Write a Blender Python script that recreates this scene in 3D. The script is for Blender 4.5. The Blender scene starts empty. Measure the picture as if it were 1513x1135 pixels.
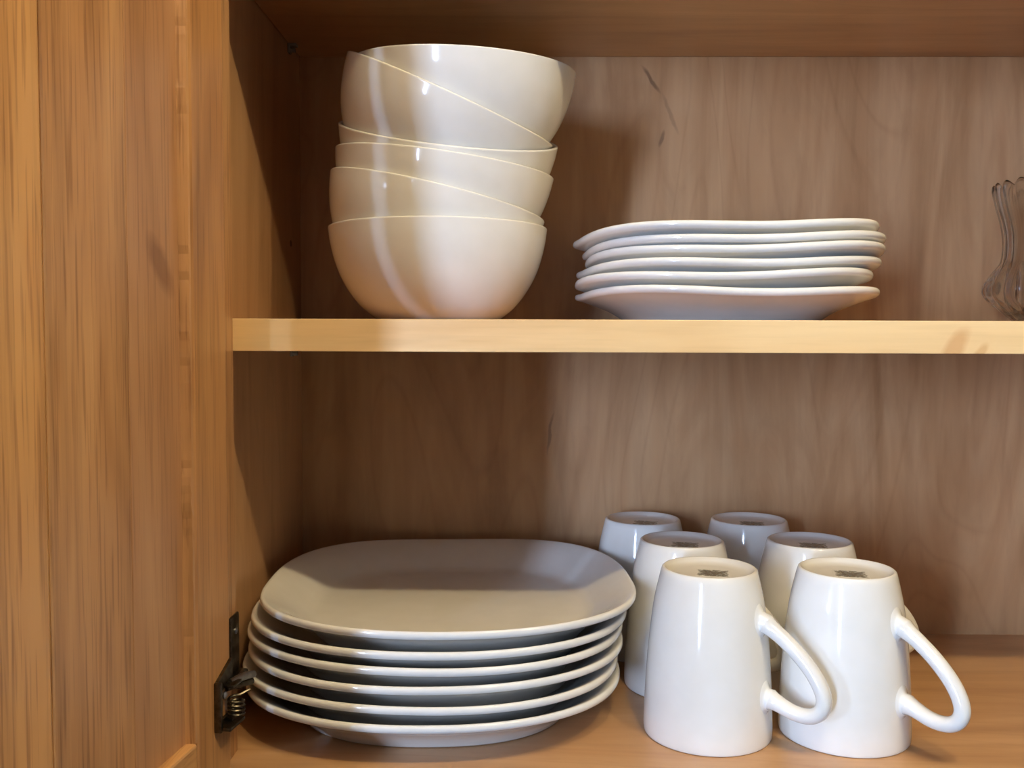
import bpy, bmesh, math, random
from mathutils import Vector, Matrix, noise
random.seed(4)
R = math.radians
scene = bpy.context.scene
COL = scene.collection

# ------------------------------------------------------------------ camera
# world: x right, y into the cabinet, z up from the cabinet floor, metres
FPX, CX, CY, VX, VY = 1420.0, 756.5, 567.5, 775.0, 495.0
CAM_Z = 0.246
yaw = math.atan((VX - CX) / FPX)
pit = math.atan((CY - VY) / FPX)
fwd = Vector((-math.sin(yaw) * math.cos(pit), math.cos(yaw) * math.cos(pit), -math.sin(pit)))
rgt = Vector((math.cos(yaw), math.sin(yaw), 0))
upv = rgt.cross(fwd)
roll = R(0.2)
r2 = rgt * math.cos(roll) + upv * math.sin(roll)
u2 = upv * math.cos(roll) - rgt * math.sin(roll)
cam_data = bpy.data.cameras.new('camera')
cam = bpy.data.objects.new('camera', cam_data)
COL.objects.link(cam)
M = Matrix((r2, u2, -fwd)).transposed().to_4x4()
M.translation = Vector((0, 0, CAM_Z))
cam.matrix_world = M
cam_data.sensor_width = 36.0
cam_data.lens = 36.0 * FPX / 1513.0
cam_data.clip_start = 0.01
scene.camera = cam

# ------------------------------------------------------------------ light
scene.view_settings.view_transform = 'Standard'
scene.view_settings.look = 'None'
scene.view_settings.gamma = 1.0
scene.view_settings.use_curve_mapping = False
scene.view_settings.exposure = -0.17
world = bpy.data.worlds.new('world')
scene.world = world
world.use_nodes = True
bg = world.node_tree.nodes['Background']
bg.inputs['Color'].default_value = (0.62, 0.78, 1.0, 1)
bg.inputs['Strength'].default_value = 1.0


def area(name, loc, aim, sx, sy, energy, color):
    d = bpy.data.lights.new(name, 'AREA')
    d.shape = 'RECTANGLE'
    d.size, d.size_y, d.energy, d.color = sx, sy, energy, color
    o = bpy.data.objects.new(name, d)
    COL.objects.link(o)
    o.location = loc
    o.rotation_euler = (Vector(aim) - Vector(loc)).to_track_quat('-Z', 'Z').to_euler()
    return o


# daylight through the window in the left wall of the kitchen
area('window_daylight', (-2.28, -1.25, 0.42), (0.5, -1.25, 0.42), 0.20, 1.2, 310.0, (0.50, 0.67, 1.0))
# daylight through the window in the front wall, behind the camera
area('window_daylight', (-1.46, -2.38, 0.40), (-1.46, 0.0, 0.40), 0.24, 1.20, 132.0, (0.50, 0.67, 1.0))
# the two warm bulbs under the kitchen ceiling
for bx, by in ((0.20, -0.04), (0.48, -0.04)):
    d = bpy.data.lights.new('ceiling_bulb', 'POINT')
    d.energy, d.color, d.shadow_soft_size = 13.0, (1.0, 0.81, 0.475), 0.018
    o = bpy.data.objects.new('ceiling_bulb', d)
    COL.objects.link(o)
    o.location = (bx, by, 1.04)

# ------------------------------------------------------------------ materials


class Mat:
    def __init__(self, name):
        self.m = bpy.data.materials.new(name)
        self.m.use_nodes = True
        self.t = self.m.node_tree
        self.p = self.t.nodes['Principled BSDF']

    def node(self, kind, **kw):
        n = self.t.nodes.new(kind)
        for k, v in kw.items():
            setattr(n, k, v)
        return n

    def link(self, a, b):
        self.t.links.new(a, b)

    def coords(self, scale=(1, 1, 1), loc=(0, 0, 0), rot=(0, 0, 0), src=None):
        if src is None:
            src = self.node('ShaderNodeNewGeometry').outputs['Position']
        mp = self.node('ShaderNodeMapping')
        mp.inputs['Scale'].default_value = scale
        mp.inputs['Location'].default_value = loc
        mp.inputs['Rotation'].default_value = rot
        self.link(src, mp.inputs['Vector'])
        return mp.outputs['Vector']

    def noise(self, vec, scale=1, detail=4, rough=0.5, dist=0.0):
        n = self.node('ShaderNodeTexNoise')
        n.inputs['Scale'].default_value = scale
        n.inputs['Detail'].default_value = detail
        n.inputs['Roughness'].default_value = rough
        n.inputs['Distortion'].default_value = dist
        self.link(vec, n.inputs['Vector'])
        return n.outputs['Fac']

    def ramp(self, fac, stops):
        r = self.node('ShaderNodeValToRGB')
        e = r.color_ramp.elements
        while len(e) < len(stops):
            e.new(0.5)
        for el, (p, c) in zip(e, stops):
            el.position = p
            el.color = (*c, 1) if len(c) == 3 else c
        self.link(fac, r.inputs['Fac'])
        return r.outputs['Color']

    def mix(self, a, b, fac, mode='MIX'):
        n = self.node('ShaderNodeMix', data_type='RGBA', blend_type=mode)
        for s, v in ((6, a), (7, b), (0, fac)):
            if hasattr(v, 'links'):
                self.link(v, n.inputs[s])
            elif s == 0:
                n.inputs[0].default_value = v
            else:
                n.inputs[s].default_value = (*v, 1)
        return n.outputs[2]

    def math(self, op, a, b=None):
        n = self.node('ShaderNodeMath', operation=op)
        for i, v in enumerate((a, b)):
            if v is None:
                continue
            if hasattr(v, 'links'):
                self.link(v, n.inputs[i])
            else:
                n.inputs[i].default_value = v
        return n.outputs[0]

    def bump(self, h, strength=0.2, dist=0.001):
        b = self.node('ShaderNodeBump')
        b.inputs['Strength'].default_value = strength
        b.inputs['Distance'].default_value = dist
        self.link(h, b.inputs['Height'])
        self.link(b.outputs['Normal'], self.p.inputs['Normal'])

    def set(self, **kw):
        for k, v in kw.items():
            self.p.inputs[k.replace('_', ' ')].default_value = v
        return self


def s2l(r, g, b):
    f = lambda c: c / 12.92 if c <= 0.04045 else ((c + 0.055) / 1.055) ** 2.4
    return tuple(f(c / 255) for c in (r, g, b))


def scaled(axis, along, across):
    return tuple(along if i == axis else across for i in range(3))


def wood(name, axis, light, mid, dark, figure=1.0, pores=0.35, rough=0.38, seed=0.0, blobs=(), fine=1.0, cath=0.0):
    w = Mat(name)
    off = (seed * 3.1, seed * 1.7, seed * 2.3)
    broad = w.noise(w.coords(scaled(axis, 2.2, 17), off), 1, 3, 0.55, 1.6 * figure)
    streak = w.noise(w.coords(scaled(axis, 3.0, 110 * fine), off), 1, 5, 0.62, 0.25)
    pore = w.noise(w.coords(scaled(axis, 16, 620 * fine), off), 1, 2, 0.5)
    c = w.ramp(broad, [(0.28, dark), (0.48, mid), (0.70, light)])
    s = w.ramp(streak, [(0.30, (0.60, 0.55, 0.50)), (0.50, (1, 1, 1)), (0.72, (1.08, 1.06, 1.02))])
    c = w.mix(c, s, 0.75 * pores + 0.15, 'MULTIPLY')
    p = w.ramp(pore, [(0.32, (0.58, 0.50, 0.42)), (0.46, (1, 1, 1))])
    c = w.mix(c, p, pores, 'MULTIPLY')
    if cath:        # soft blotchy figure of rotary-cut maple
        warp = w.noise(w.coords(scaled(axis, 7, 26), off), 1, 4, 0.6, 2.2)
        band = w.math('FRACT', w.math('MULTIPLY', w.noise(w.coords(scaled(axis, 2.6, 8.5), off), 1, 1, 0.4, 0.6), 9.0))
        lines = w.ramp(band, [(0.0, (0.80, 0.74, 0.68)), (0.10, (1, 1, 1)), (0.9, (1, 1, 1)), (1.0, (0.80, 0.74, 0.68))])
        c = w.mix(c, lines, cath, 'MULTIPLY')
        c = w.mix(c, w.ramp(warp, [(0.34, (0.80, 0.75, 0.70)), (0.50, (1, 1, 1)), (0.66, (1.08, 1.07, 1.06))]), cath, 'MULTIPLY')
    for (loc, rot, size, col, strength) in blobs:       # knots and mineral streaks in the wood
        geo = w.node('ShaderNodeNewGeometry').outputs['Position']
        sub = w.node('ShaderNodeVectorMath', operation='SUBTRACT')
        wob = w.node('ShaderNodeTexNoise')
        wob.inputs['Scale'].default_value = 90
        w.link(geo, wob.inputs['Vector'])
        w.link(geo, sub.inputs[0])
        sub.inputs[1].default_value = loc
        add = w.node('ShaderNodeVectorMath', operation='MULTIPLY_ADD')
        w.link(wob.outputs['Color'], add.inputs[0])
        add.inputs[1].default_value = (0.004, 0.004, 0.004)
        w.link(sub.outputs[0], add.inputs[2])
        sh = w.node('ShaderNodeVectorMath', operation='SUBTRACT')
        w.link(add.outputs[0], sh.inputs[0])
        sh.inputs[1].default_value = (0.002, 0.002, 0.002)
        mp = w.node('ShaderNodeMapping', vector_type='TEXTURE')
        mp.inputs['Rotation'].default_value = rot
        mp.inputs['Scale'].default_value = size
        w.link(sh.outputs[0], mp.inputs['Vector'])
        g = w.node('ShaderNodeTexGradient', gradient_type='SPHERICAL')
        w.link(mp.outputs['Vector'], g.inputs['Vector'])
        f = w.math('MULTIPLY', w.math('MINIMUM', w.math('MULTIPLY', g.outputs['Fac'], 2.0), 1.0), strength)
        c = w.mix(c, col, f)
    w.link(c, w.p.inputs['Base Color'])
    w.bump(w.math('ADD', streak, pore), 0.12, 0.0006)
    w.set(Roughness=rough)
    w.p.inputs['Coat Weight'].default_value = 0.25
    w.p.inputs['Coat Roughness'].default_value = 0.28
    return w.m


L, D_, K_ = s2l(200, 158, 114), s2l(188, 144, 100), s2l(174, 129, 86)
streak_col = s2l(96, 62, 38)
M_back = wood('maple_back', 2, L, D_, K_, 1.6, 0.05, 0.42, 1.0, fine=0.45, cath=0.4, blobs=(
    ((0.101, 0.787, 0.452), (0, R(-35), 0), (0.0020, 0.02, 0.015), streak_col, 0.6),
    ((0.117, 0.787, 0.425), (0, R(-22), 0), (0.0022, 0.02, 0.020), streak_col, 0.30),
    ((0.110, 0.787, 0.405), (0, R(20), 0), (0.0022, 0.02, 0.008), streak_col, 0.55),
    ((0.021, 0.787, 0.165), (0, R(8), 0), (0.0016, 0.02, 0.020), streak_col, 0.5),
))
M_side = wood('maple_side', 2, L, D_, K_, 1.0, 0.05, 0.42, 2.0, fine=0.45, cath=0.3)
M_flat = wood('maple_panel', 0, L, D_, K_, 1.2, 0.06, 0.36, 3.0, fine=0.45, cath=0.3)
M_edge = wood('maple_edge', 0, s2l(240, 205, 150), s2l(236, 197, 140), s2l(228, 186, 128), 0.8, 0.10, 0.40, 4.0, fine=0.5, blobs=(
    ((0.247, 0.557, 0.238), (0, R(28), 0), (0.007, 0.02, 0.017), s2l(200, 140, 84), 0.55),
    ((0.262, 0.557, 0.237), (0, R(40), 0), (0.003, 0.02, 0.008), s2l(198, 138, 80), 0.45),
))
OL, OM, OD = s2l(216, 166, 110), s2l(200, 148, 92), s2l(178, 124, 72)
M_oak_rail = wood('oak_rail', 1, OL, OM, OD, 1.2, 0.5, 0.40, 5.0)
tones = (((206, 159, 110), (190, 141, 93), (160, 112, 68)),      # streaky light board, mouldings
         ((194, 148, 106), (180, 132, 91), (157, 112, 72)),       # darker pinkish board
         ((198, 147, 94), (183, 131, 79), (157, 107, 58)),       # hinge stile
         ((216, 166, 108), (202, 149, 91), (173, 119, 64)))      # free-edge stile
M_oak = [wood('oak_board', 2, *(s2l(*c) for c in tones[i]), 0.9, (0.78, 0.55, 0.55, 0.85)[i], 0.40, 6.0 + i, fine=(0.85, 1.0, 0.9, 0.7)[i],
              blobs=((((-0.1746, 0.4600, 0.279), (R(40), 0, 0), (0.02, 0.0085, 0.020), s2l(112, 66, 32), 0.6),) if i == 1 else ()))
         for i in range(4)]

m = Mat('white_glaze')
geo = m.noise(m.coords((60, 60, 60)), 1, 2)
m.link(m.ramp(geo, [(0.3, (0.80, 0.775, 0.715)), (0.7, (0.83, 0.805, 0.75))]), m.p.inputs['Base Color'])
m.set(Roughness=0.10, IOR=1.52)
M_glaze = m.m

m = Mat('stamp_ink')
tc = m.node('ShaderNodeTexCoord').outputs['Object']
nz = m.noise(m.coords((420, 700, 420), src=tc), 1, 4, 0.7)
sp = m.node('ShaderNodeSeparateXYZ')
m.link(tc, sp.inputs[0])
edge = m.math('MAXIMUM', m.math('DIVIDE', m.math('ABSOLUTE', sp.outputs[0]), 0.0105), m.math('DIVIDE', m.math('ABSOLUTE', sp.outputs[1]), 0.0090))
msk = m.math('ADD', m.math('MULTIPLY', nz, 1.5), m.math('MULTIPLY', m.math('POWER', edge, 5.0), 0.5))
m.link(m.ramp(msk, [(0.62, (0.05, 0.05, 0.035)), (0.88, (0.22, 0.21, 0.17)), (1.0, (0.80, 0.775, 0.715))]), m.p.inputs['Base Color'])
m.set(Roughness=0.2)
M_ink = m.m

m = Mat('antique_brass_metal')
nz = m.noise(m.coords((300, 300, 300)), 1, 3)
m.link(m.ramp(nz, [(0.3, (0.075, 0.062, 0.042)), (0.7, (0.16, 0.135, 0.10))]), m.p.inputs['Base Color'])
m.set(Metallic=1.0, Roughness=0.34)
M_hinge = m.m
m = Mat('bright_steel')
nz = m.noise(m.coords((300, 300, 300)), 1, 2)
m.link(m.ramp(nz, [(0.3, (0.34, 0.34, 0.34)), (0.7, (0.46, 0.46, 0.47))]), m.p.inputs['Base Color'])
m.set(Metallic=1.0, Roughness=0.28)
M_steel = m.m
m = Mat('pin_plastic')
nz = m.noise(m.coords((200, 200, 200)), 1, 2)
m.link(m.ramp(nz, [(0.3, (0.42, 0.38, 0.34)), (0.7, (0.50, 0.46, 0.42))]), m.p.inputs['Base Color'])
m.set(Roughness=0.25, Transmission_Weight=0.4)
M_pin = m.m
m = Mat('hole_dark')
nz = m.noise(m.coords((200, 200, 200)), 1, 2)
m.link(m.ramp(nz, [(0.3, (0.10, 0.06, 0.03)), (0.7, (0.14, 0.08, 0.04))]), m.p.inputs['Base Color'])
M_hole = m.m
m = Mat('crystal')
nz = m.noise(m.coords((30, 30, 30)), 1, 2)
m.link(m.ramp(nz, [(0.3, (0.90, 0.89, 0.86)), (0.7, (0.94, 0.93, 0.90))]), m.p.inputs['Base Color'])
m.set(Roughness=0.16, IOR=1.26, Transmission_Weight=1.0)
M_crystal = m.m


def plain(name, a, b, rough=0.6, scale=8):
    m = Mat(name)
    nz = m.noise(m.coords((scale,) * 3), 1, 4)
    m.link(m.ramp(nz, [(0.35, a), (0.65, b)]), m.p.inputs['Base Color'])
    m.set(Roughness=rough)
    return m.m


M_wall = plain('painted_wall', (0.30, 0.285, 0.255), (0.33, 0.315, 0.285))
M_ceil = plain('painted_ceiling', (0.70, 0.68, 0.64), (0.74, 0.72, 0.68))
M_floor = plain('brown_floor', (0.06, 0.036, 0.022), (0.09, 0.055, 0.034), 0.4)
M_trim = plain('white_trim', (0.75, 0.74, 0.71), (0.79, 0.78, 0.75), 0.4)
m = Mat('window_glass')
nz = m.noise(m.coords((3, 3, 3)), 1, 1)
m.link(m.ramp(nz, [(0.3, (0.97, 0.98, 0.98)), (0.7, (1, 1, 1))]), m.p.inputs['Base Color'])
m.set(Roughness=0.0, IOR=1.1, Transmission_Weight=1.0)
M_pane = m.m

# ------------------------------------------------------------------ mesh helpers


def empty(name, loc, label=None, cat=None, group=None, parent=None):
    o = bpy.data.objects.new(name, None)
    COL.objects.link(o)
    o.empty_display_size = 0.02
    if parent:
        o.parent = parent
        o.location = Vector(loc) - wloc(parent)
    else:
        o.location = loc
    tag(o, label, cat, group)
    return o


def wloc(o):
    v = Vector((0, 0, 0))
    while o:
        v += o.location
        o = o.parent
    return v


def tag(o, label=None, cat=None, group=None, kind=None):
    for k, v in (('label', label), ('category', cat), ('group', group), ('kind', kind)):
        if v:
            o[k] = v
    return o


def obj(name, bm, mat, parent=None, smooth=False, local=False, angle=None):
    """bm holds world coordinates (or the parent's own when local)."""
    if parent and not local:
        bmesh.ops.translate(bm, verts=bm.verts, vec=-wloc(parent))
    bmesh.ops.recalc_face_normals(bm, faces=bm.faces)
    me = bpy.data.meshes.new(name)
    bm.to_mesh(me)
    bm.free()
    if smooth:
        for p in me.polygons:
            p.use_smooth = True
        if angle:
            me.set_sharp_from_angle(angle=angle)
    me.materials.append(mat)
    o = bpy.data.objects.new(name, me)
    COL.objects.link(o)
    if parent:
        o.parent = parent
    return o


def add_box(bm, x0, x1, y0, y1, z0, z1, bevel=0.0):
    r = bmesh.ops.create_cube(bm, size=1)
    for v in r['verts']:
        v.co = Vector(((x0 + x1) / 2 + v.co.x * (x1 - x0), (y0 + y1) / 2 + v.co.y * (y1 - y0), (z0 + z1) / 2 + v.co.z * (z1 - z0)))
    if bevel:
        es = {e for v in r['verts'] for e in v.link_edges}
        bmesh.ops.bevel(bm, geom=list(es), offset=bevel, segments=2, affect='EDGES', profile=0.5)
    return bm


def box(*a, bevel=0.0):
    return add_box(bmesh.new(), *a, bevel=bevel)


def ring_mesh(rings, cap_start=True, cap_end=True, closed=True):
    """rings: lists of equally many points, joined one to the next"""
    bm = bmesh.new()
    vr = [[bm.verts.new(p) for p in r] for r in rings]
    n = len(rings[0])
    for a, b in zip(vr, vr[1:]):
        for i in range(n if closed else n - 1):
            j = (i + 1) % n
            bm.faces.new((a[i], a[j], b[j], b[i]))
    if cap_start:
        bm.faces.new(vr[0])
    if cap_end:
        bm.faces.new(list(reversed(vr[-1])))
    return bm


def lathe(profile, seg=96, mod=None):
    """profile from the axis on one side round to the axis on the other; r > 0 throughout, the ends are capped"""
    rings = []
    for k, (r, z) in enumerate(profile):
        ring = []
        for i in range(seg):
            a = 2 * math.pi * i / seg
            rr, zz = (r, z) if mod is None else mod(r, z, a, k)
            ring.append((rr * math.cos(a), rr * math.sin(a), zz))
        rings.append(ring)
    return ring_mesh(rings)


def catmull(pts, n=6):
    pts = [Vector(p) for p in pts]
    out = []
    ext = [pts[0] * 2 - pts[1]] + pts + [pts[-1] * 2 - pts[-2]]
    for i in range(1, len(ext) - 2):
        p0, p1, p2, p3 = ext[i - 1:i + 3]
        for k in range(n):
            t = k / n
            out.append(0.5 * ((2 * p1) + (p2 - p0) * t + (2 * p0 - 5 * p1 + 4 * p2 - p3) * t * t + (3 * p1 - p0 - 3 * p2 + p3) * t ** 3))
    out.append(pts[-1])
    return out


def smooth2(pts, n=4):
    return [(p.x, p.y) for p in catmull([(a, b, 0) for a, b in pts], n)]


def tube(path, radius, seg=10, squash=None):
    """tube along a path; radius number or list; squash=(u,v) factors per point"""
    path = [Vector(p) for p in path]
    n = len(path)
    rad = radius if isinstance(radius, list) else [radius] * n
    rings = []
    ref = Vector((0, 0, 1))
    t0 = (path[1] - path[0]).normalized()
    if abs(t0.dot(ref)) > 0.9:
        ref = Vector((1, 0, 0))
    u = (ref - t0 * ref.dot(t0)).normalized()
    for i in range(n):
        t = (path[min(i + 1, n - 1)] - path[max(i - 1, 0)]).normalized()
        u = (u - t * u.dot(t)).normalized()
        v = t.cross(u)
        su, sv = squash[i] if squash else (1, 1)
        rings.append([path[i] + (u * math.cos(2 * math.pi * k / seg) * su + v * math.sin(2 * math.pi * k / seg) * sv) * rad[i] for k in range(seg)])
    return ring_mesh(rings)


def copy_tree(root, loc, rot):
    r = root.copy()
    COL.objects.link(r)
    r.location, r.rotation_euler = loc, rot
    for ch in list(root.children):
        c = ch.copy()
        COL.objects.link(c)
        c.parent = r
    return r


# ------------------------------------------------------------------ the kitchen around the cabinet
WL, WR, WF, WB, FZ, CZ = -2.20, 2.0, -2.3, 0.802, -1.38, 1.10
tag(obj('wall_back', box(WL - 0.1, WR + 0.1, WB, WB + 0.1, FZ, CZ), M_wall), kind='structure')
tag(obj('wall_right', box(WR, WR + 0.1, WF, WB, FZ, CZ), M_wall), kind='structure')
tag(obj('floor', box(WL - 0.1, WR + 0.1, WF - 0.1, WB + 0.1, FZ - 0.1, FZ), M_floor), kind='structure')
tag(obj('ceiling', box(WL - 0.1, WR + 0.1, WF - 0.1, WB + 0.1, CZ, CZ + 0.1), M_ceil), kind='structure')


def wall_with_window(name, wname, axis, w0, w1, a0, a1, o0, o1, z0, z1, mull):
    """a wall w0..w1 thick along axis, a0..a1 long, with an opening o0..o1 by z0..z1 and a window in it"""
    def bx(bm, d0, d1, p0, p1, q0, q1):
        return add_box(bm, d0, d1, p0, p1, q0, q1) if axis == 0 else add_box(bm, p0, p1, d0, d1, q0, q1)
    bm = bmesh.new()
    bx(bm, w0, w1, a0, o0, FZ, CZ)
    bx(bm, w0, w1, o1, a1, FZ, CZ)
    bx(bm, w0, w1, o0, o1, FZ, z0)
    bx(bm, w0, w1, o0, o1, z1, CZ)
    tag(obj(name, bm, M_wall), kind='structure')
    mid = (w0 + w1) / 2
    win = empty(wname, (mid, (o0 + o1) / 2, z0) if axis == 0 else ((o0 + o1) / 2, mid, z0))
    win['kind'] = 'structure'
    bm = bmesh.new()
    for p0, p1, q0, q1 in ((o0, o0 + .01, z0, z1), (o1 - .01, o1, z0, z1), (o0 + .01, o1 - .01, z0, z0 + .02), (o0 + .01, o1 - .01, z1 - .02, z1),
                           (o0 + .01, o1 - .01, mull - .012, mull + .012)):
        bx(bm, mid - .02, mid + .02, p0, p1, q0, q1)
    obj('window_frame', bm, M_trim, win)
    bm = bmesh.new()
    bx(bm, w1 - .02, w1 + .05, o0 - .03, o1 + .03, z0 - .03, z0)
    obj('window_sill', bm, M_trim, win)


wall_with_window('wall_left', 'window_1', 0, WL - 0.1, WL, WF, WB, -1.35, -1.15, -0.18, 1.02, 0.50)
wall_with_window('wall_front', 'window_2', 1, WF - 0.1, WF, WL - 0.1, WR + 0.1, -1.58, -1.34, -0.20, 1.0, 0.45)

# ------------------------------------------------------------------ cabinet
XL, XR = -0.1835, 0.470          # inner faces of the sides
YB, YF = 0.788, 0.556            # back panel, rear of face frame
Y_FRAME = 0.538                  # front of the face frame
Z_TOP = 0.735
XS = -0.1690                     # inner edge of the face frame
T = 0.018
cab = empty('kitchen_cabinet', (0.14, 0.70, -T), 'open maple wall cabinet with a honey oak door swung wide', 'cabinet')
obj('back_panel', box(XL - T, XR + T, YB, YB + 0.006, -T, Z_TOP + T), M_back, cab)
obj('side_panel', box(XL - T, XL, YF, YB, -T, Z_TOP + T), M_side, cab)
obj('side_panel', box(XR, XR + T, YF, YB, -T, Z_TOP + T), M_side, cab)
obj('bottom_panel', add_box(box(XL, XR, YF, YB, -T, 0), XS, XR - 0.012, 0.5255, YF, -T, 0), M_flat, cab)
obj('top_panel', box(XL, XR, YF, YB, Z_TOP, Z_TOP + T), M_flat, cab)
obj('frame_stile', box(XS - 0.040, XS, Y_FRAME, YF, -0.045, Z_TOP + 0.03, bevel=0.0012), M_oak[0], cab)
obj('frame_stile', box(XR - 0.012, XR + 0.028, Y_FRAME, YF, -0.045, Z_TOP + 0.03, bevel=0.0012), M_oak[3], cab)
obj('frame_rail', box(XS, XR - 0.012, Y_FRAME, YF, -0.045, -T, bevel=0.0012), M_flat, cab)
obj('frame_rail', box(XS, XR - 0.012, Y_FRAME, YF, Z_TOP - 0.006, Z_TOP + 0.03, bevel=0.0012), M_flat, cab)

# shelf pins and one bare pin hole
SH = ((0.236, 0.255), (0.4700, 0.489))


def pin(x, y, z, s):
    bm = bmesh.new()
    add_box(bm, min(x, x + s * 0.002), max(x, x + s * 0.002), y - 0.0035, y + 0.0035, z - 0.0075, z - 0.0002, bevel=0.0006)
    add_box(bm, min(x, x + s * 0.007), max(x, x + s * 0.007), y - 0.0032, y + 0.0032, z - 0.0024, z - 0.0002, bevel=0.0006)
    bm2 = tube([(x, y, z - 0.005), (x + s * 0.0055, y, z - 0.005)], 0.0018, 8)
    me = bpy.data.meshes.new('tmp')
    bm2.to_mesh(me)
    bm2.free()
    bm.from_mesh(me)
    bpy.data.meshes.remove(me)
    return bm


for z0, z1 in SH:
    for y in (0.567, 0.752):
        obj('shelf_pin', pin(XL, y, z0, 1), M_pin, cab)
        obj('shelf_pin', pin(XR, y, z0, -1), M_pin, cab)
obj('pin_hole', tube([(XL - 0.004, 0.755, 0.317), (XL + 0.0002, 0.755, 0.317)], 0.0026, 10), M_hole, cab)

# ------------------------------------------------------------------ door, swung open to the left
TH = R(8.0)
HX, HY = -0.1608, 0.518
es = Vector((-math.sin(TH), -math.cos(TH), 0))       # along the door, hinge edge to free edge
en = Vector((math.cos(TH), -math.sin(TH), 0))        # out of the door's inner face
DW, ST, SL = 0.197, 0.0392, 0.155
DZ0, DZ1 = -0.030, Z_TOP + 0.02
RZ0, RZ1 = 0.037, Z_TOP - 0.055


def dpt(s, t, z):
    return Vector((HX, HY, 0)) + es * s - en * t + Vector((0, 0, z))


def dbox(s0, s1, t0, t1, z0, z1, bevel=0.0, bm=None):
    bm = bm or bmesh.new()
    n0 = set(bm.verts)
    add_box(bm, s0, s1, t0, t1, z0, z1, bevel=bevel)
    for v in bm.verts:
        if v not in n0:
            v.co = dpt(*v.co)
    return bm


def prism(poly, f0, f1):
    """poly: (s,z) outline; extruded from depth t=f0 to f1 in door space; f may be a function of index"""
    return ring_mesh([[dpt(s, f0, z) for s, z in poly], [dpt(s, f1, z) for s, z in poly]])


door = obj('door', dbox(SL, DW, 0, 0.019, DZ0, DZ1, bevel=0.002), M_oak[3], cab)
door.name = 'door'
door['label'] = 'honey oak frame and panel door'


def dpart(name, bm, mat, smooth=False):
    return obj(name, bm, mat, door, smooth)


# the door object itself carries the free-edge stile; stile, rails and boards are its sub-parts
door_v = wloc(door)
dpart('stile', dbox(0, ST, 0, 0.019, DZ0, DZ1, bevel=0.0022), M_oak[2])
dpart('rail', dbox(ST, SL, 0, 0.019, DZ0, RZ0, bevel=0.0015), M_oak_rail)
dpart('rail', dbox(ST, SL, 0, 0.019, RZ1, DZ1, bevel=0.0015), M_oak_rail)


def ragged_strip(s0, s1, seed):
    """the worn moulded edge between stile and panel"""
    n = 150
    a, b, c = [], [], []
    for i in range(n + 1):
        z = RZ0 + (RZ1 - RZ0) * i / n
        w = 0.0008 * noise.noise(Vector((seed, z * 45, 0))) + 0.0006 * noise.noise(Vector((seed, z * 160, 3)))
        a.append((s0, 0.0004, z))
        b.append((s0 + (s1 - s0) * 0.45 + w, 0.0006 + abs(w), z))
        c.append((s1 + w, 0.0062, z))
    bm = bmesh.new()
    cols = [[bm.verts.new(dpt(*p)) for p in q] for q in (a, b, c, [(p[0], 0.012, p[2]) for p in c], [(p[0], 0.012, p[2]) for p in a])]
    for k in range(5):
        for i in range(n):
            bm.faces.new((cols[k][i], cols[k][i + 1], cols[(k + 1) % 5][i + 1], cols[(k + 1) % 5][i]))
    for i in (0, n):
        bm.faces.new([q[i] for q in cols])
    return bm


dpart('moulding', ragged_strip(ST - 0.0002, ST + 0.0030, 1.0), M_oak[0])
dpart('moulding', ragged_strip(SL + 0.0002, SL - 0.0042, 7.0), M_oak[0])
for i, (s0, s1) in enumerate(((ST, 0.0880), (0.0882, 0.1160), (0.1162, SL))):
    dpart('panel_board', dbox(s0, s1, 0.0055 + 0.0002 * (i % 2), 0.0125, RZ0 - 0.004, RZ1 + 0.004, bevel=0.0003), M_oak[(1, 0, 0)[i]])

# hinge: a wing on the door, a wing on the face frame, an arm and a coil spring
hin = obj('hinge', prism([(0.0040, 0.0350), (0.0200, 0.0350), (0.0200, 0.0610), (0.0020, 0.0690), (0.0020, 0.0590), (0.0145, 0.0550), (0.0145, 0.0395), (0.0040, 0.0395)], 0.0, -0.0018), M_hinge, cab)
hin['label'] = 'dark bronze self-closing hinge with coil spring'


def hpart(name, bm, mat=None, smooth=True, angle=R(40)):
    return obj(name, bm, mat or M_hinge, hin, smooth, angle=angle)


hpart('spine', dbox(0.0188, 0.0212, -0.0042, 0.0, 0.0345, 0.0615, bevel=0.0006))
hpart('bracket', dbox(0.0020, 0.0200, -0.0090, -0.0010, 0.0352, 0.0372, bevel=0.0006))
hpart('bracket', dbox(0.0020, 0.0130, -0.0075, -0.0010, 0.0560, 0.0578, bevel=0.0006))
hx = [dpt(0.0065 + 0.0040 * math.cos(2 * math.pi * k / 16), -0.0058 + 0.0040 * math.sin(2 * math.pi * k / 16), 0.0382 + 0.0105 * k / 72) for k in range(73)]
hx.append(dpt(-0.0030, -0.0095, 0.0500))
hpart('spring', tube(hx, 0.00085, 7))
a0, a1 = Vector((-0.1592, 0.5105, 0.0570)), Vector((-0.1520, 0.5300, 0.0550))
hpart('arm', tube([a0, (a0 + a1) / 2 + Vector((0, 0, 0.0006)), a1], [0.0019, 0.0022, 0.0021], 12), M_steel)
hpart('arm_plate', tube([a0 + Vector((-.002, 0, -.0034)), a1 + Vector((-.001, 0, -.0040))], [0.0016, 0.0020], 10))


def screw(p, n, r=0.0020):
    p, n = Vector(p), Vector(n).normalized()
    return tube([p, p + n * 0.0008, p + n * 0.0014], [r, r, r * 0.55], 12)


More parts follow.
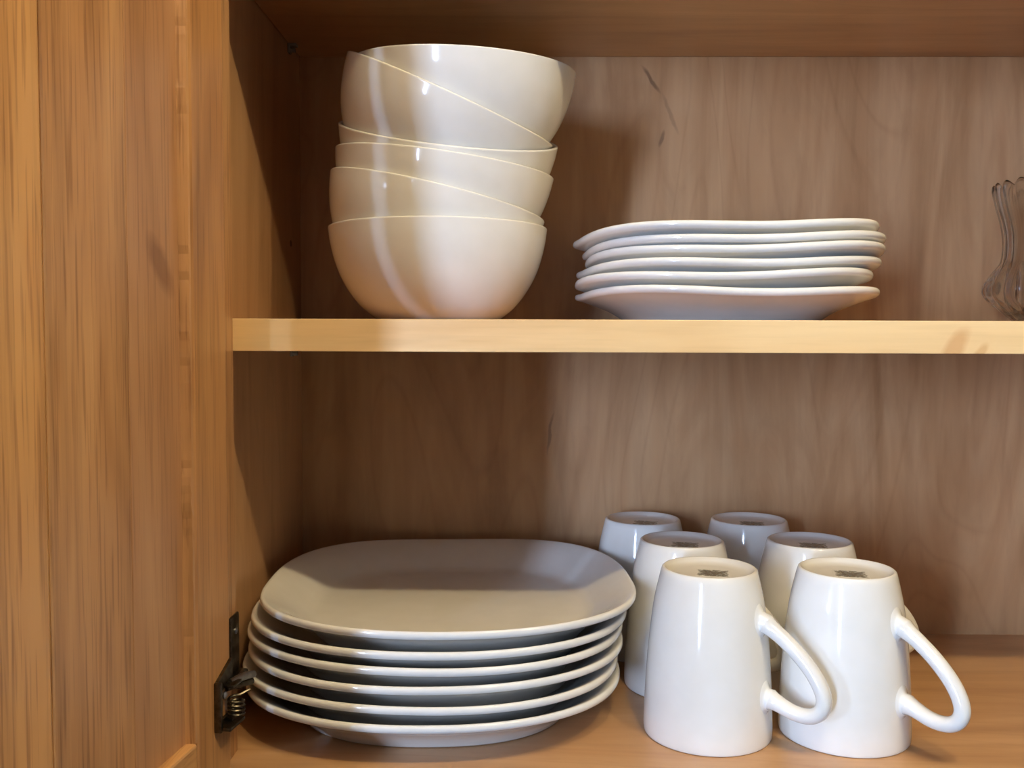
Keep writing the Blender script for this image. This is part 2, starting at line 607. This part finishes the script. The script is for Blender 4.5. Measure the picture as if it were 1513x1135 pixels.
hpart('screw', screw(dpt(0.0125, -0.0018, 0.0520), en), M_steel)
bm = bmesh.new()
add_box(bm, XS - 0.0002, XS + 0.0016, 0.540, 0.5560, 0.0480, 0.0830, bevel=0.0006)
add_box(bm, XS + 0.0003, XS + 0.0075, 0.5420, 0.5550, 0.0410, 0.0500, bevel=0.0016)
hpart('frame_wing', bm)
hpart('screw', screw((XS + 0.0016, 0.5480, 0.0740), (1, 0, 0)), M_steel)
hpart('screw', screw((XS + 0.0060, 0.5420, 0.0440), (0.5, -1, 0), 0.0014), M_steel)
bm = bmesh.new()
add_box(bm, HX - 0.0005, HX + 0.0020, 0.5185, 0.5415, 0.0505, 0.0545, bevel=0.0008)
hpart('knuckle', bm)

# ------------------------------------------------------------------ the two adjustable shelves
for (z0, z1), lab in zip(SH, ('pale maple shelf carrying the bowls and small plates', 'maple shelf seen from below, above the bowls')):
    sh = empty('cabinet_shelf', (0.14, 0.67, z0), lab, 'shelf', 'adjustable cabinet shelves')
    obj('board', box(XL + 0.0008, XR - 0.0008, 0.5586, YB - 0.0008, z0, z1), M_flat, sh)
    obj('edge_band', box(XL + 0.0008, XR - 0.0008, 0.5570, 0.5586, z0, z1, bevel=0.0004), M_edge, sh)

# ------------------------------------------------------------------ bowls
HB = 0.064
out = smooth2([(38, 0.0), (41, .6), (44.5, 3), (52, 9), (59.5, 18), (66, 29), (70.7, 41), (73.6, 53), (74.6, 60), (75, 63.2)], 4)
t_ = 3.0
inn = []
for i, (r_, h_) in enumerate(out):
    a, b = out[max(i - 1, 0)], out[min(i + 1, len(out) - 1)]
    dx, dy = b[0] - a[0], b[1] - a[1]
    l_ = math.hypot(dx, dy)
    inn.append((r_ - t_ * dy / l_, h_ + t_ * dx / l_))
inn = [p for p in inn if p[1] > 5.6]
prof = [(0.5, 1.6), (30, 1.6), (33, 1.2), (34.5, 0.0)] + out + [(74.7, 63.8), (73.8, 64.0), (72.6, 63.8)] + [p for p in reversed(inn) if p[1] < 63] + [(34, 5.2), (20, 4.8), (0.5, 4.8)]
prof = [(r_ / 1000, h_ / 1000) for r_, h_ in prof]
bowl_bm = lathe(prof, 112)
bowl_lab = ['white bowl at the very bottom of the bowl stack, standing on the shelf',
            'white bowl second from the bottom of the stack, tilting down towards the plates',
            'white bowl third from the bottom of the bowl stack',
            'white bowl fourth from the bottom of the stack, tipped forward under the steepest bowl',
            'white bowl second from the top of the stack, the most steeply tilted one',
            'white bowl on top of the bowl stack, rim nearly touching the shelf above']
bowl_fit = [(-59.9, 667.0, 319.0, 0, 0), (-59.62, 667.16, 340.56, 12.81, 0.09), (-54.8, 665.94, 363.0, 7.61, 2.76),
            (-52.07, 664.98, 383.65, 6.76, 16.63), (-49.82, 659.0, 404.85, 24.0, 8.05), (-41.05, 656.14, 424.98, 2.87, 4.67)]
b0 = None
for (x, y, z, a, b), lab in zip(bowl_fit, bowl_lab):
    if b0 is None:
        o = b0 = obj('bowl', bowl_bm, M_glaze, smooth=True)
    else:
        o = b0.copy()
        COL.objects.link(o)
    a, b = R(a), R(b)
    ex = Vector((math.cos(a), 0, -math.sin(a)))
    ey = Vector((0, math.cos(b), math.sin(b)))
    ey = (ey - ex * ey.dot(ex)).normalized()
    ez = ex.cross(ey)
    m4 = Matrix((ex, ey, ez)).transposed().to_4x4()
    m4.translation = Vector((x, y, z)) / 1000 - ez * HB
    o.matrix_world = m4
    tag(o, lab, 'bowl', 'stacked white bowls')


# ------------------------------------------------------------------ plates
def plate_mesh(half, prof, amp, n=2.9, seg=144):
    def mod(fr, z, a, k):
        c, s = abs(math.cos(a)), abs(math.sin(a))
        sq = (c ** n + s ** n) ** (-1.0 / n)
        sq = sq * 0.985 + 0.015
        f = max(0.0, (fr - 0.62) / 0.38)
        rr = fr * half * (sq * f + (1 + (sq - 1) * 0.75) * (1 - f))
        return rr, z - amp * math.cos(4 * a) * f * f
    return lathe(prof, seg, mod)


under = smooth2([(0.735, 0.3), (0.757, 3.4), (0.80, 8.4), (0.86, 13.8), (0.92, 18.2), (0.962, 20.9), (0.984, 22.1)], 4)
upper = smooth2([(0.980, 26.9), (0.952, 25.2), (0.91, 22.0), (0.855, 17.0), (0.805, 12.0), (0.765, 8.8), (0.70, 7.1), (0.50, 6.8)], 4)
big_prof = [(0.004, 2.6), (0.64, 2.6), (0.67, 1.8), (0.68, 0.2), (0.705, 0.0)] + under + [(0.995, 22.9), (1.0, 24.3), (0.9998, 25.7), (0.996, 26.8), (0.989, 27.2)] + upper + [(0.25, 6.6), (0.004, 6.6)]
big_bm = plate_mesh(0.1232, [(f, z / 1000) for f, z in big_prof], 0.0009, 2.62)
big = [(-59.4, 650.5, 0.0, 2), (-59.2, 650.5, 10.6, -3), (-57.8, 651.0, 22.0, 3), (-56.2, 651.0, 32.6, -3), (-54.6, 650.5, 42.0, 0), (-49.6, 649.5, 54.0, 3)]
big_lab = ['large white dinner plate at the bottom of its stack, resting on the cabinet floor',
           'large white dinner plate second from the bottom of its stack',
           'large white dinner plate third from the bottom of its stack',
           'large white dinner plate fourth from the bottom of its stack',
           'large white dinner plate just under the topmost dinner plate',
           'large white dinner plate on top of its stack, its whole face showing']
p0 = None
for (x, y, z, r_), lab in zip(big, big_lab):
    if p0 is None:
        o = p0 = obj('dinner_plate', big_bm, M_glaze, smooth=True)
    else:
        o = p0.copy()
        COL.objects.link(o)
    o.location = (x / 1000, y / 1000, z / 1000 + 0.0002)
    o.rotation_euler = (0, 0, R(r_))
    tag(o, lab, 'plate', 'stacked dinner plates')

under = smooth2([(0.66, 0.3), (0.69, 2.8), (0.75, 6.4), (0.83, 10.0), (0.91, 13.0), (0.955, 14.6), (0.980, 15.4)], 4)
upper = smooth2([(0.974, 19.9), (0.945, 18.8), (0.89, 16.4), (0.82, 13.0), (0.75, 9.2), (0.69, 6.6), (0.62, 5.8), (0.45, 5.6)], 4)
small_prof = [(0.004, 2.0), (0.56, 2.0), (0.59, 1.4), (0.60, 0.2), (0.63, 0.0)] + under + [(0.993, 16.1), (1.0, 17.3), (0.9995, 18.8), (0.994, 19.8), (0.987, 20.2)] + upper + [(0.25, 5.6), (0.004, 5.6)]
small_bm = plate_mesh(0.0975, [(f, z / 1000) for f, z in small_prof], 0.0013, 2.7)
small = [(134.0, 668, 0.0, 5, 0.0), (132.5, 668, 9.6, -4, -1.0), (135.0, 668, 17.4, 5, -1.0), (139.5, 668, 25.6, -2, -1.3), (138.5, 668, 31.8, 2, -1.5), (133.0, 668, 39.6, 6, -1.5)]
small_lab = ['small white side plate at the bottom of its stack, resting on the shelf',
             'small white side plate second from the bottom of its stack',
             'small white side plate third from the bottom of its stack',
             'small white side plate fourth from the bottom of its stack',
             'small white side plate just under the topmost side plate',
             'small white wavy-rimmed side plate on top of its stack']
p0 = None
for (x, y, z, r_, t_), lab in zip(small, small_lab):
    if p0 is None:
        o = p0 = obj('side_plate', small_bm, M_glaze, smooth=True)
    else:
        o = p0.copy()
        COL.objects.link(o)
    o.location = (x / 1000, y / 1000, 0.2552 + z / 1000)
    o.rotation_euler = (0, R(t_), R(r_))
    tag(o, lab, 'plate', 'stacked side plates')

# ------------------------------------------------------------------ mugs, upside down
MH = 0.103
outer = smooth2([(39.2, 0.6), (39.4, 6), (39.0, 18), (38.3, 34), (36.9, 54), (35.2, 70), (33.4, 83), (31.3, 93), (29.9, 99.0)], 4)
mug_prof = [(0.5, 99.2), (18, 99.4), (23, 99.9), (25.5, 101.2), (27.0, 102.8), (28.0, 103.0), (29.0, 102.2)] + list(reversed(outer)) + \
    [(38.9, 0.1), (38.0, 0.0), (37.0, 0.4), (36.4, 6), (36.0, 18), (35.3, 34), (33.9, 54), (32.2, 70), (30, 83), (26, 92), (18, 95.6), (0.5, 96)]
mug_bm = lathe([(a / 1000, b / 1000) for a, b in mug_prof], 96)
mug = empty('mug', (0, 0, 0))
body = obj('body', mug_bm, M_glaze, mug, True, local=True)
hp = [(32.0, 0, 76.2), (34.8, 0, 75.8), (37.6, 0, 74.4), (41.2, 0, 72.2), (47.0, 0, 68.6), (54.8, 0, 62.8), (62.2, 0, 56.0), (68.4, 0, 48.6), (72.4, 0, 41.2), (73.6, 0, 35.0), (71.8, 0, 29.6), (67.4, 0, 26.0), (61.4, 0, 24.7), (55.2, 0, 25.2), (49.8, 0, 26.8), (45.2, 0, 28.4), (41.6, 0, 29.4), (38.8, 0, 30.0), (36.2, 0, 30.4)]
path = catmull([Vector(p) / 1000 for p in hp], 9)


def body_radius(z):
    for (r0, z0), (r1, z1) in zip(outer, outer[1:]):
        if z0 <= z * 1000 <= z1:
            return (r0 + (r1 - r0) * (z * 1000 - z0) / (z1 - z0)) / 1000
    return 0.04


def handle_mesh(path, seg=20):
    """D handle: a tube whose two ends spread out over the curved body as fillets"""
    clear = [p for p in path if p.x - body_radius(p.z) > 0.0030]
    n = len(clear)
    rings = []
    u = Vector((0, 0, 1))
    ang = [2 * math.pi * k / seg for k in range(seg)]

    def fillet(zc, scale, lift, sign, slope=0.0):
        ring = []
        for a in ang:
            b, y = sign * math.cos(a) * 0.0108 * scale, -math.sin(a) * 0.0080 * scale
            z = zc + b + slope
            rho = body_radius(z) + lift
            ring.append(Vector((math.sqrt(max(rho * rho - y * y, 0)), y, z)))
        return ring
    steps = ((1.0, -0.0004, 0.0), (0.90, 0.00012, 0.0), (0.80, 0.0004, 0.0), (0.70, 0.0009, 0.0), (0.61, 0.0017, 0.0))
    for sc, li, sl in steps:
        rings.append(fillet(0.0756 - li * 0.5, sc, li, 1))
    for i, p in enumerate(clear):
        t = (clear[min(i + 1, n - 1)] - clear[max(i - 1, 0)]).normalized()
        u = (u - t * u.dot(t)).normalized()
        v = t.cross(u)
        d = p.x - body_radius(p.z)
        r = 0.0045 + 0.0016 * math.exp(-(d - 0.003) / 0.003)
        rings.append([p + u * math.cos(a) * r + v * math.sin(a) * r * 1.08 for a in ang])
    for sc, li, sl in reversed(steps):
        rings.append(fillet(0.0300 - li * 0.5, sc, li, -1))
    return ring_mesh(rings)


handle = obj('handle', handle_mesh(path), M_glaze, mug, True, local=True)
bm = box(-0.0105, 0.0105, -0.0090, 0.0090, 0.0992, 0.09946)
stamp = obj('base_stamp', bm, M_ink, mug, local=True)
stamp['label'] = 'small dark printed maker stamp'
mugs = [((114.8, 589.5), -38, 'white upside-down mug at the front of the row beside the dinner plates'),
        ((199.4, 589.5), -50, 'white upside-down mug at the front of the row away from the plates'),
        ((111.0, 670.0), -32, 'white upside-down mug in the middle of the row beside the dinner plates'),
        ((200.5, 670.5), 0, 'white upside-down mug in the middle of the row away from the plates'),
        ((93.0, 748.0), -33, 'white upside-down mug against the back panel, nearer the dinner plates'),
        ((176.0, 748.0), 12, 'white upside-down mug against the back panel, farther from the dinner plates')]
for i, ((x, y), az, lab) in enumerate(mugs):
    o = mug if i == 0 else copy_tree(mug, (0, 0, 0), (0, 0, 0))
    o.location = (x / 1000, y / 1000, 0.0002)
    o.rotation_euler = (0, 0, R(az))
    tag(o, lab, 'mug', 'upside-down white mugs')
    for ch in o.children:
        if ch.name.startswith('base_stamp'):
            ch.rotation_euler = (0, 0, R(-az - 12))
            ch.location = Matrix.Rotation(R(-az), 3, 'Z') @ Vector((0.002, -0.002, 0))

# ------------------------------------------------------------------ cut glass at the end of the shelf
GX, GY, GZ = 0.3815, 0.690, 0.2552


def cut_glass(r, z, a, k):
    w = abs(math.sin(a * 11))                        # 22 cut ribs round the vase
    f = min(1.0, max(0.0, (z - 0.080) / 0.016))
    b = math.exp(-((z - 0.026) / 0.010) ** 2)
    return r * (1 + (0.018 + 0.045 * b + 0.03 * f) * (w - 0.5)), z + 0.0045 * f * w


vase_p = smooth2([(30, 0.4), (31, 2), (39, 9), (47.5, 17), (50.2, 23), (48.5, 30), (44, 38), (40, 44), (38.8, 52), (39.0, 62), (41, 74), (44, 84), (45.8, 92), (45.4, 95)], 3)
vase_in = smooth2([(43.2, 95), (42.6, 91), (40.6, 83), (37.6, 73), (35.6, 62), (35.4, 52), (36, 44), (38, 36), (40, 28), (40, 20), (34, 12), (24, 8)], 3)
vase = obj('glass_vase', lathe([(a / 1000, b / 1000) for a, b in [(0.4, 1.6), (24, 1.4), (28, 0.0)] + vase_p + [(44.4, 96)] + vase_in + [(0.4, 7)]], 176, cut_glass), M_crystal, smooth=True)
vase.location = (GX, GY, GZ)
tag(vase, 'clear cut glass vase with scalloped flaring rim, standing beyond the small plates', 'vase')
